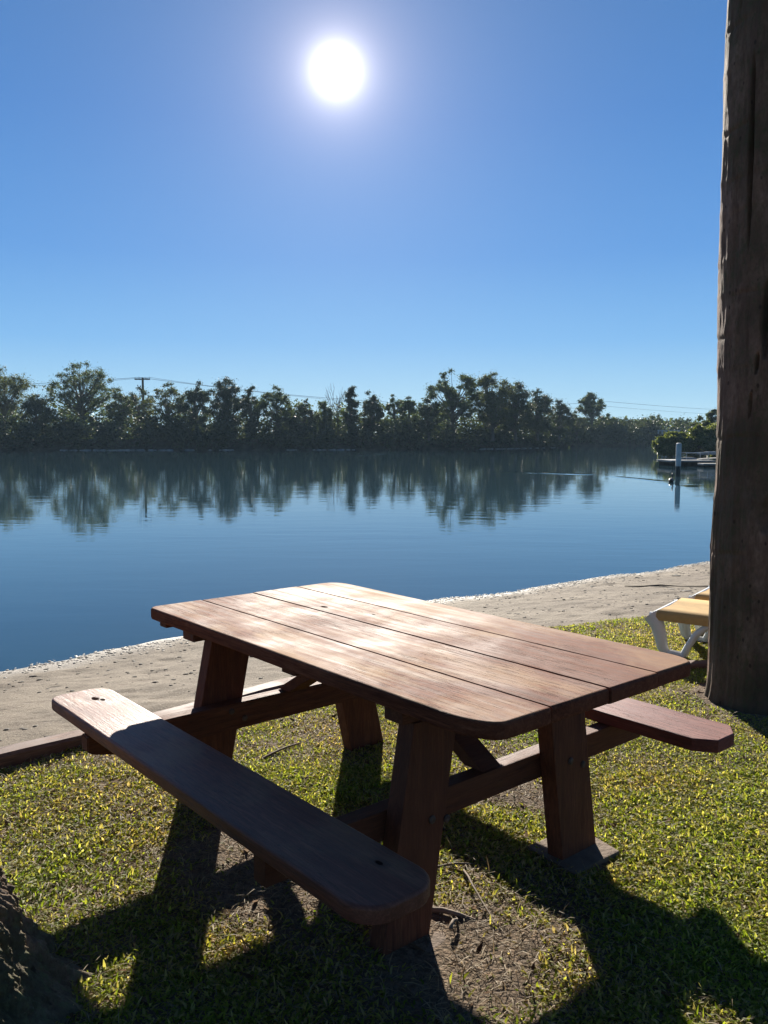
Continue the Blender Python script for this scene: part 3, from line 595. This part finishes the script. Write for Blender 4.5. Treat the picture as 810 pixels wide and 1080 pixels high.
# px, top row, width px, distance, kind, label, options
T_ = [
 (6, 389, 66, 122, 'olive', 'big spreading gum tree with olive crown at the left edge of the far bank', dict(crs=.16, hb=.32, ncl=24)),
 (41, 417, 40, 118, 'dark', 'low dark rounded tree filling the dip between the two big left hand gums', dict(hb=.1, crs=.2)),
 (88, 384, 76, 124, 'gum', 'tallest wide domed gum tree with sky showing through its open crown', dict(crs=.135, hb=.30, ncl=34, per=190)),
 (128, 411, 34, 120, 'gum', 'loose little gum with a drooping top just left of the power pole', dict(crs=.15, ncl=16, per=150)),
 (150, 408, 36, 130, 'dark', 'dark thin tree standing directly behind the power pole', dict(crs=.15, ncl=16, per=150)),
 (178, 405, 44, 122, 'olive', 'sparse pale olive tree to the right of the power pole', dict(crs=.12, ncl=22, per=120)),
 (208, 404, 34, 121, 'dark', 'narrow feathery she oak at the left side of the broad grey clump', dict(crs=.13, ncl=22, name='she_oak', hb=.15, per=240)),
 (238, 400, 48, 119, 'dark', 'broad grey green she oak with the highest feathery top of the left middle', dict(crs=.14, ncl=30, name='she_oak', hb=.12, per=240)),
 (266, 408, 26, 121, 'dark', 'slim she oak at the right side of the broad grey clump', dict(crs=.13, ncl=16, name='she_oak', hb=.15)),
 (291, 408, 44, 120, 'gum', 'gum tree with a lumpy flat top left of the centre of the far bank', dict(crs=.16, ncl=22, hb=.15)),
 (320, 423, 34, 119, 'dark', 'low dark bushy tree between the lumpy gum and the bare tree', dict(crs=.2, ncl=16, hb=.05)),
 (343, 424, 24, 120, 'gum', 'small round tree at the foot of the bare leafless tree', dict(crs=.2, ncl=12, hb=.05)),
 (371, 409, 19, 121, 'dark', 'narrow upright dark tree right beside the bare leafless tree', dict(crs=.12, ncl=18, hb=.1, per=280)),
 (391, 414, 28, 120, 'dark', 'pointed dark tree left of the bright gap in the tree line', dict(crs=.15, ncl=18, hb=.05, per=280)),
 (415, 417, 22, 123, 'gum', 'spindly gum with a small tuft of leaves above the bright gap', dict(crs=.11, ncl=9, hb=.5, per=120)),
 (432, 419, 24, 121, 'gum', 'small open gum immediately right of the bright gap', dict(crs=.14, ncl=12, hb=.2)),
 (452, 421, 30, 121, 'dark', 'low even topped tree left of the tall two leader gum', dict(crs=.17, ncl=18, hb=.05)),
 (478, 391, 52, 124, 'gum', 'tall gum tree with two separate upright leaders right of the centre', dict(crs=.12, ncl=32, hb=.22, leaders=2, per=260)),
 (519, 394, 54, 124, 'olive', 'dense domed tree with brownish crown beside the two leader gum', dict(crs=.15, ncl=34, hb=.15, per=280)),
 (543, 404, 40, 126, 'dark', 'dark shoulder of foliage right of the dense domed tree', dict(crs=.17, ncl=24, hb=.05, per=280)),
 (566, 412, 40, 130, 'dark', 'grey topped tree where the tree line starts to step down', dict(crs=.17, ncl=24, hb=.05, per=280)),
 (589, 423, 32, 138, 'dark', 'last dark tree before the river bends away', dict(crs=.18, ncl=20, hb=.05)),
 (622, 415, 27, 165, 'gum', 'lone tall gum with a rounded head standing above the low trees at the bend', dict(crs=.13, ncl=18, hb=.45, size=.45)),
 (607, 434, 26, 160, 'olive', 'low olive tree at the foot of the lone gum, left side', dict(crs=.2, ncl=14, hb=.02)),
 (640, 437, 32, 170, 'gum', 'low rounded tree right of the lone gum', dict(crs=.2, ncl=18, hb=.02, size=.45)),
 (662, 441, 30, 178, 'olive', 'low yellowish tree halfway between the lone gum and the bridge', dict(crs=.2, ncl=18, hb=.02, size=.45)),
 (690, 438, 34, 190, 'gum', 'flat domed tree rising just behind the small bridge', dict(crs=.2, ncl=20, hb=.02, size=.5)),
 (722, 442, 36, 200, 'olive', 'distant tree seen over the mangrove bush', dict(crs=.2, ncl=20, hb=.02, size=.5)),
]
for i, (px, top, wp, d, kd, lab, kw) in enumerate(T_):
    x = at(px, d); H = hy(top, d) - BT; tree(x, d, BT, H * 1.02, wp / 886.47 * d * 1.12, kd, lab, 100 + i, **kw)
# bare tree
t = thing('bare_tree', 'leafless grey tree with fine upright branches near the middle of the far bank', 'tree', (at(357, 120), 120, BT), 0)
rd = random.Random(9); bm = bmesh.new(); H = hy(404, 120) - BT
def limb(p, d, l, r, k):
    q = p + d * l; tube(bm, [p, (p + q) / 2 + Vector((rd.uniform(-.04, .04) * l,) * 3), q], [r, r * .8, r * .6], 5, False)
    if k == 0: return
    for s in range(3 if k > 1 else 2):
        dd = (d + Vector((rd.uniform(-.5, .5), rd.uniform(-.5, .5), rd.uniform(-.05, .4)))).normalized(); limb(q if s else p.lerp(q, .6), dd, l * rd.uniform(.6, .8), r * .6, k - 1)
limb(Vector((0, 0, -.3)), Vector((0, 0, 1)), H * .36, .12, 4); obj('trunk', bm, M['trunkfar'], t)
# undergrowth along the far bank: one mass
rs = np.random.RandomState(7); cen = []; rad_ = []
for k in range(620):
    x = rs.uniform(-70, 62); d = bank_y(x) + rs.uniform(.3, 7)
    hgt_ = rs.uniform(.8, 3.4) * (1.0 if x < 25 else 1.25); zb = WZ + .1 + min(1.5, (d - bank_y(x)) * .45)
    for q in np.arange(.3, hgt_, .8): cen.append((x + rs.normal() * .5, d + rs.normal() * .5, zb + q)); rad_.append(np.array([1.3, 1.2, .75]) * rs.uniform(.6, 1.15))
cen = np.array(cen); rad_ = np.array(rad_)
V, F = leaves(rs, cen, rad_, 60, .42); o = np_mesh('undergrowth', V, F, LM['dark']); tag(o, 'dense dark undergrowth along the far river bank', 'undergrowth', kind='stuff')
# distant wood behind the bend and behind the gums
cen = []; rad_ = []
for k in range(420):
    x = rs.uniform(-110, 140); 
    if x < 30: d = rs.uniform(150, 175); top = rs.uniform(3, 7.2)
    else: d = bank_y(x) + rs.uniform(4, 45); top = rs.uniform(3, 5.2)
    for q in np.arange(1, top, 1.4): cen.append((x + rs.normal(), d, BT - .4 + q)); rad_.append(np.array([1.9, 1.7, 1.1]) * rs.uniform(.7, 1.2))
V, F = leaves(rs, np.array(cen), np.array(rad_), 55, .6); o = np_mesh('distant_wood', V, F, LM['gum']); tag(o, 'distant wood beyond the river bend', 'wood', kind='stuff')
# rocks along the far waterline
V = []; F = []
for k in range(230):
    x = rs.uniform(-58, 22) if k < 205 else rs.uniform(22, 60)
    if vnoise(x * .12, 0., seed=91) < .0 : continue
    y = bank_y(x) - .2 + rs.uniform(-.3, .3); s = rs.uniform(.10, .28); n = len(V)
    P = np.array([(-1, -1, -.6), (1, -1, -.6), (1, 1, -.6), (-1, 1, -.6), (-.6, -.5, .4), (.7, -.6, .35), (.5, .6, .5), (-.7, .5, .3)]) * s * rs.uniform(.7, 1.3, (8, 3)) * np.array([1.8, 1, .7])
    V += list(P + np.array([x, y, WZ + .04])); F += [(n + a, n + b2, n + c2, n + d2) for a, b2, c2, d2 in ((3, 2, 1, 0), (4, 5, 6, 7), (0, 1, 5, 4), (1, 2, 6, 5), (2, 3, 7, 6), (3, 0, 4, 7))]
o = np_mesh('shore_rocks', V, F, M['rock']); tag(o, 'pale stones scattered along the far waterline', 'rocks', kind='stuff')
# mangrove headland bushes
MG = [(708, 456, 34, 74.5, 11, 'leftmost silvery green mangrove bush hanging over the water behind the white pile'),
      (733, 448, 48, 75.5, 12, 'tall mangrove bush in the middle of the clump behind the jetty'),
      (762, 443, 48, 76, 13, 'mangrove bush partly hidden by the palm trunk behind the jetty')]
for px, top, wp, d, sd, lab in MG:
    tree(at(px, d), d, WZ + .3, hy(top, d) - WZ - .3, wp / 886.47 * d * 1.25, 'mangrove', lab, sd, name='mangrove_bush', hb=-.15, ncl=34, per=420, size=.34, crs=.26, group='mangrove bushes behind the jetty', cat='bush')
t = tree(at(752, 95), 95, WZ + 1, hy(432, 95) - WZ - 1, 5.2, 'gum', 'darker tree rising behind the mangroves beside the palm trunk', 77, ncl=22, per=260, crs=.16, hb=.1, group='trees behind the jetty')
# ------------------------------------------------------------------ power pole and wires
PD = 132.
pp = thing('power_pole', 'timber power pole with a crossarm above the far trees', 'power pole', (at(153, PD), PD, BT - .5))
ph = hy(399, PD) - BT + .5
bm = bmesh.new(); tube(bm, [(0, 0, 0), (0, 0, ph)], [.22, .16], 10); obj('pole', bm, M['polewood'], pp)
bm = bmesh.new(); box(bm, -1.2, 1.2, -.26, -.14, ph - .38, ph - .2, .01); obj('crossarm', bm, M['polewood'], pp)
for xx in (-1.1, -.5, .5, 1.1):
    bm = bmesh.new(); tube(bm, [(xx, -.2, ph - .21), (xx, -.2, ph + .02)], [.07, .05], 7); obj('insulator', bm, M['pile'], pp)
def wire(pts, r, lab):
    bm = bmesh.new(); P = []
    for (a, c2, sag) in pts:
        a = Vector(a); c2 = Vector(c2)
        for k in range(24):
            q = k / 24; P.append(a.lerp(c2, q) - Vector((0, 0, 4 * sag * q * (1 - q))))
    P.append(Vector(pts[-1][1])); tube(bm, P, r, 5); tag(obj('power_line', bm, M['wire']), lab, 'power line')
zc = BT - .5 + ph; x0 = at(153, PD)
def wp(px, py, d): return (at(px, d), d, hy(py, d))
wire([(wp(-260, 404, 138), (x0 - .5, PD - .2, zc), 1.0), ((x0 - .5, PD - .2, zc), wp(640, 424, 190), 2.2), (wp(640, 424, 190), wp(900, 436, 250), .8)], .028, 'upper thin power line strung across the sky above the trees')
wire([(wp(-260, 406, 139), (x0 + 1.1, PD - .2, zc), 1.2), ((x0 + 1.1, PD - .2, zc), wp(640, 429, 190), 2.2), (wp(640, 429, 190), wp(900, 441, 250), .8)], .022, 'lower thin power line just beneath the other line')
# ------------------------------------------------------------------ mooring pile, jetty, bird, bridge
pl = thing('mooring_pile', 'white round mooring pile with a dark wet foot standing in the river', 'mooring pile', (at(715, 38), 38, WZ))
bm = bmesh.new(); tube(bm, [(0, 0, .45), (0, 0, 1.44), (0, 0, 1.47), (0, 0, 1.50)], [.118, .118, .11, .06], 16); obj('sleeve', bm, M['pile'], pl)
bm = bmesh.new(); tube(bm, [(0, 0, -.8), (0, 0, .46)], [.112, .112], 16); obj('foot', bm, M['piledark'], pl)
jd = 51.
jt = thing('floating_jetty', 'low pale floating pontoon jetty with handrails beyond the white pile', 'jetty', (at(708, jd), jd, WZ), R(3))
bm = bmesh.new(); box(bm, 0, 2.7, 0, 2.4, .25, .36, .02); obj('deck', bm, M['pontoon'], jt)
for x in (.1, .98, 1.86):
    bm = bmesh.new(); box(bm, x, x + .72, .1, 2.3, -.12, .246, .05); obj('float', bm, M['darkwood'], jt)
bm = bmesh.new(); hexa(bm, [(2.3, 1.0, .37), (8.5, 2.4, .62), (8.5, 3.2, .62), (2.3, 1.8, .37), (2.3, 1.0, .42), (8.5, 2.4, .67), (8.5, 3.2, .67), (2.3, 1.8, .42)], .01); obj('gangway', bm, M['pontoon'], jt)
for yy in (.8, 1.95):
    bm = bmesh.new()
    tube(bm, [(1.2, yy, .78), (2.3, yy, .79), (8.4, yy + 1.2, 1.10)], .016, 6)
    for k in range(6): q = k / 5; tube(bm, [(1.25 + 6.9 * q, yy + 1.15 * max(0, q - .15), .36 + .28 * max(0, q - .15)), (1.25 + 6.9 * q, yy + 1.15 * max(0, q - .15), .78 + .36 * max(0, q - .15))], .015, 6)
    obj('handrail', bm, M['pile'], jt)
j2 = thing('floating_jetty', 'second smaller pale pontoon lying against the palm trunk edge', 'jetty', (at(743, 49), 49.2, WZ), R(2))
bm = bmesh.new(); box(bm, 0, 3.4, 0, .9, .12, .22, .02); obj('deck', bm, M['pontoon'], j2); bm = bmesh.new(); box(bm, .1, 3.3, .08, .82, -.1, .117, .03); obj('float', bm, M['darkwood'], j2)
# boats/dinghies on racks behind the jetty
for (px, lab, s) in ((727, 'small upturned pale dinghy on the deck of the jetty', .6), (747, 'pale dinghy on the bank at the landward end of the jetty', .8)):
    bm = bmesh.new(); n = 10; rings = []
    for i in range(n + 1):
        q = i / n; wdt = .34 * math.sin(math.pi * (q * .9 + .06))**.6 * s; hh = .26 * s * math.sin(math.pi * (q * .86 + .07))**.5
        rings.append([bm.verts.new(((q - .5) * 2.0 * s, wdt * math.cos(a), hh * math.sin(a))) for a in np.linspace(0, math.pi, 9)])
    for a, c2 in zip(rings, rings[1:]):
        for k in range(8): bm.faces.new((a[k], a[k + 1], c2[k + 1], c2[k]))
        bm.faces.new((a[8], a[0], c2[0], c2[8]))
    bm.faces.new(rings[0]); bm.faces.new(rings[-1][::-1]); bmesh.ops.recalc_face_normals(bm, faces=bm.faces)
    o = obj('dinghy', bm, M['pontoon'], ang=60); o.location = (at(px, jd + 1.2), jd + 1.6, WZ + (.365)) if s == .6 else (at(px, 55), 55, WZ + .62); o.rotation_euler = (0, 0, R(8)); tag(o, lab, 'dinghy')
# water bird
bm = bmesh.new()
tube(bm, [(-.30, 0, .07), (-.24, 0, .085), (-.12, 0, .075), (0, 0, .06), (.12, 0, .065), (.19, 0, .09), (.23, 0, .15), (.235, 0, .21), (.225, 0, .26), (.235, 0, .295), (.265, 0, .31), (.30, 0, .305), (.33, 0, .295), (.40, 0, .28)],
     [.012, .035, .085, .105, .09, .06, .036, .026, .024, .030, .036, .028, .014, .004], 10)
o = obj('water_bird', bm, M['bird'], ang=80); o.location = (at(708, 33), 33, WZ); o.rotation_euler = (0, 0, R(60)); tag(o, 'dark long necked water bird swimming beside the white pile', 'bird')
# bridge
br = thing('road_bridge', 'small distant bridge with a white railing among the trees at the bend', 'bridge', (at(692, 168), 168, WZ - .4))
bm = bmesh.new(); box(bm, 0, 4.5, 0, 4, 2.3, 2.75, .02); obj('deck', bm, M['darkwood'], br)
bm = bmesh.new()
box(bm, 0, 4.5, -.1, 0.0, 3.35, 3.5, .0); 
for k in range(6): box(bm, k * .8 + .05, k * .8 + .32, -.12, .02, 2.76, 3.6, .0)
obj('railing', bm, M['bridge'], br)
for x in (.6, 3.2):
    bm = bmesh.new(); box(bm, x, x + .5, .5, 3.5, -1, 2.29, .02); obj('pier', bm, M['darkwood'], br)
# ------------------------------------------------------------------ grass blades
rs = np.random.RandomState(42)
def ground_pts(n, y0, y1, marg=.25):
    y = np.sqrt(rs.uniform(y0**2, y1**2, n)); hw = y * .457 + marg; x = rs.uniform(-1, 1, n) * hw; return x, y
def G(px, py): d = CAMH * 886.47 / (py - 461); return at(px, d) , d
dirt = [(*G(540, 838), .28, .9), (*G(490, 1050), .28, .7), (*G(310, 790), .22, .5), (*G(620, 870), .16, .6), (*G(230, 905), .16, .3), (*G(760, 745), .35, .45), (*G(520, 960), .22, .3), (*G(250, 960), .22, .5), (LX, LY, .5, .5), (*G(330, 960), .2, .4), (*G(660, 745), .3, .3)]
def cover(x, y):
    c = .90 + .46 * fbm(x * 1.7 + 4, y * 1.7, o=3, seed=101) + .28 * vnoise(x * 7, y * 7, seed=107)
    c = c + np.clip(x * .22, -.12, .3)
    for (a, b2, r, k) in dirt: c = c - k * np.exp(-((x - a)**2 + (y - b2)**2) / (2 * (r * .75)**2)) * 1.15
    c = np.where(y > 4.3, c + .15, c); return np.clip(c, 0.03, 1)
def blades(n, y0, y1, Lr, Wr, upr, key=cover, p=1.2, flat=.0):
    x, y = ground_pts(n, y0, y1); k = rs.rand(n) < key(x, y)**p
    k &= y < lawn_edge(x) - .03 + .06 * rs.rand(n)
    k &= ~((np.hypot(x - PX, y - PY) < .36)); k &= np.hypot(x - LX, y - LY) > .5
    for (cv, cu) in ((.06, .35), (.86, .36)): q = tw(cv, cu); k &= np.hypot(x - q.x, y - q.y) > .125
    x, y = x[k], y[k]; n = len(x); z = hgt(x, y)[0]
    clx = rs.normal(size=n) * 0.6 + vnoise(x * 25, y * 25, seed=111) * 2; az = rs.uniform(0, 2 * math.pi, n)
    Ln = rs.uniform(*Lr, n); Wd = rs.uniform(*Wr, n); up = np.clip(rs.normal(upr, .35, n), -.05 + flat, 1.35)
    dx, dy = np.cos(az), np.sin(az); sx, sy = -dy, dx
    tw_ = rs.uniform(-.6, .6, n)                        # roll of the blade
    P0 = np.stack([x, y, z - .002], -1); D1 = np.stack([dx * np.cos(up), dy * np.cos(up), np.sin(up)], -1); up2 = up - rs.uniform(.3, 1.0, n)
    D2 = np.stack([dx * np.cos(up2), dy * np.cos(up2), np.sin(up2)], -1); S = np.stack([sx * np.cos(tw_), sy * np.cos(tw_), np.sin(tw_)], -1)
    P1 = P0 + D1 * (Ln * .5)[:, None]; P2 = P1 + D2 * (Ln * .5)[:, None]; P2[:, 2] = np.maximum(P2[:, 2], z + .003)
    w0 = (Wd * .35)[:, None]; w1 = (Wd * .5)[:, None]; w2 = (Wd * .12)[:, None]
    V = np.stack([P0 - S * w0, P0 + S * w0, P1 + S * w1, P1 - S * w1, P2 + S * w2, P2 - S * w2], 1).reshape(-1, 3)
    I = np.arange(n)[:, None] * 6; F = np.concatenate([I + np.array([[0, 1, 2, 3]]), I + np.array([[3, 2, 4, 5]])], 0); return V, F
M['grass'] = leaf_mat('lawn_grass', [(0, (.13, .175, .022)), (.3, (.26, .30, .05)), (.55, (.40, .40, .09)), (.74, (.48, .42, .17)), (.90, (.52, .43, .24)), (1, (.60, .52, .32))], .70, rough=.55, tcol=(1.2, 1.2, .5), spec=.18, var=((1.05, .90, 1.1), (.85, 1.0, .7)), vs=1.4)
M['straw'] = leaf_mat('dry_thatch', [(0, (.15, .10, .055)), (.5, (.29, .21, .12)), (1, (.45, .35, .22))], .35, rough=.7, tcol=(1, .9, .7))
parts = [blades(200000, 1.55, 3.6, (.014, .032), (.0035, .0085), .6), blades(270000, 3.5, 6.0, (.012, .028), (.003, .007), .6), blades(150000, 5.9, 8.6, (.014, .03), (.004, .008), .7)]
V = np.concatenate([p[0] for p in parts]); o_ = np.cumsum([0] + [len(p[0]) for p in parts[:-1]]); F = np.concatenate([p[1] + k for p, k in zip(parts, o_)])
tag(np_mesh('lawn_grass', V, F, M['grass']), 'patchy broad bladed lawn grass', 'grass', kind='stuff')
one = lambda x, y: np.clip(1.05 - cover(x, y) * .7, .1, 1)
parts = [blades(60000, 1.55, 3.8, (.02, .075), (.0015, .0035), .12, key=one), blades(30000, 3.7, 7, (.03, .08), (.002, .005), .15, key=one)]
V = np.concatenate([p[0] for p in parts]); F = np.concatenate([parts[0][1], parts[1][1] + len(parts[0][0])])
tag(np_mesh('dry_thatch', V, F, M['straw']), 'dead straw and clippings lying on the bare soil', 'straw', kind='stuff')
# leaf litter: small dead leaves
x, y = ground_pts(1500, 1.6, 6.5); k = (y < lawn_edge(x)); x, y = x[k], y[k]; n = len(x); z = hgt(x, y)[0] + .006; az = rs.uniform(0, 6.28, n); s = rs.uniform(.012, .035, n)
a = np.stack([np.cos(az), np.sin(az), rs.uniform(-.3, .5, n)], -1) * s[:, None]; b2 = np.stack([-np.sin(az), np.cos(az), rs.uniform(-.4, .4, n)], -1) * (s * .3)[:, None]; P = np.stack([x, y, z], -1)
V = np.stack([P - a, P + b2, P + a, P - b2], 1).reshape(-1, 3); M['litter'] = leaf_mat('dead_leaf', [(0, (.08, .04, .022)), (.7, (.15, .09, .05)), (1, (.20, .13, .08))], .15, tcol=(1, .8, .5), rough=.9, spec=.05)
tag(np_mesh('leaf_litter', V, np.arange(n * 4).reshape(n, 4), M['litter']), 'small dead leaves scattered over the lawn', 'leaf litter', kind='stuff')
# twigs one can point at
def stick(p0, p1, r, lab, bend=.02, zl=.012):
    a = G(*p0); c2 = G(*p1); rd = random.Random(int(p0[0])); bm = bmesh.new(); P = []
    for k in range(7):
        q = k / 6; P.append((a[0] + (c2[0] - a[0]) * q + bend * math.sin(q * 3.1) + rd.uniform(-.003, .003), a[1] + (c2[1] - a[1]) * q + rd.uniform(-.003, .003), zl + .008 * math.sin(q * 4)))
    tube(bm, P, [r * (1 - .45 * k / 6) for k in range(7)], 7); tag(obj('stick', bm, M['twig'], ang=60), lab, 'stick')
stick((492, 943), (527, 1003), .0042, 'thin straight pale stick lying right of the nearest table leg', .0, .02)
stick((452, 985), (506, 996), .010, 'thick dark branch piece half buried beside the nearest table leg', .0, .010)
stick((456, 939), (504, 930), .005, 'short bent stick at the edge of the shadow right of the nearest leg', .01)
stick((272, 812), (322, 790), .006, 'pale forked stick on the bare patch between the table legs', .01)
stick((232, 948), (252, 938), .003, 'tiny pale stick in the shadow under the near bench', 0, .02)
stick((478, 1012), (486, 997), .007, 'short white stub of wood below the thick dark branch piece', .0, .02)
# ------------------------------------------------------------------ shore debris
V = []; F = []
def scat(n, fn, s0, s1, flat, V, F):
    for k in range(n):
        x, y = fn(); z = float(hgt(np.array([x]), np.array([y]))[0][0]); s = rs.uniform(s0, s1); m_ = len(V)
        P = np.array([(-1, -1, -.5), (1, -1, -.5), (1, 1, -.5), (-1, 1, -.5), (-.6, -.6, .5), (.6, -.6, .6), (.6, .6, .5), (-.6, .6, .4)]) * s * rs.uniform(.6, 1.4, (8, 3)); P[:, 2] *= flat
        a = rs.uniform(0, 3.14); c_, s_2 = math.cos(a), math.sin(a); P = P @ np.array([[c_, s_2, 0], [-s_2, c_, 0], [0, 0, 1]]); V += list(P + np.array([x, y, z + s * flat * .3]))
        F += [(m_ + a1, m_ + b1, m_ + c1, m_ + d1) for a1, b1, c1, d1 in ((3, 2, 1, 0), (4, 5, 6, 7), (0, 1, 5, 4), (1, 2, 6, 5), (2, 3, 7, 6), (3, 0, 4, 7))]
def near_wl():
    x = rs.uniform(-4.5, 6.5); return x, wl(x) - abs(rs.normal()) * .22 + .08 + .12 * float(vnoise(x * 1.5, 0., seed=121))
scat(3600, near_wl, .003, .013, .6, V, F); tag(np_mesh('shell_line', V, F, M['shell']), 'pale shells and pebbles along the near waterline', 'shells', kind='stuff')
V = []; F = []
def on_sand():
    while True:
        x = rs.uniform(-4.5, 7); y = rs.uniform(1, 13)
        if lawn_edge(x) + .15 < y < wl(x) - .1 and vnoise(x * 1.3, y * 2, seed=131) > -.3: return x, y
scat(1500, on_sand, .003, .016, .4, V, F); scat(25, on_sand, .03, .06, .2, V, F)
tag(np_mesh('shore_debris', V, F, M['debris']), 'dark weed and bark scraps on the sand', 'debris', kind='stuff')
def shore_branch(pts, r, lab):
    bm = bmesh.new(); P = []
    for (px, py) in pts:
        d = (CAMH + .12) * 886.47 / (py - 461); x = at(px, d); P.append((x, d, float(hgt(np.array([x]), np.array([d]))[0][0]) + r))
    tube(bm, P, [r * (.5 + .5 * abs(math.sin(i * 2.1))) for i in range(len(P))], 7); tag(obj('branch', bm, M['debris'], ang=60), lab, 'branch')
shore_branch([(662, 615), (678, 617), (700, 618), (722, 621), (752, 624)], .008, 'long thin dark branch washed up on the sand behind the loungers')

# ------------------------------------------------------------------ thin air over the river
bm = bmesh.new(); bmesh.ops.create_cube(bm, size=1, matrix=Matrix.Translation((0, 1900, 14)) @ Matrix.Diagonal((9200, 4600, 36, 1)))
b = NB('river_haze'); v_ = b.n('ShaderNodeVolumePrincipled'); v_.inputs['Color'].default_value = (.55, .80, 1, 1); v_.inputs['Density'].default_value = .0003; v_.inputs['Anisotropy'].default_value = .0
b.l(v_.outputs[0], b.o.inputs['Volume']); hz_o = obj('haze', bm, b.m, sm=False); tag(hz_o, 'thin pale haze over the river', 'haze', kind='stuff')
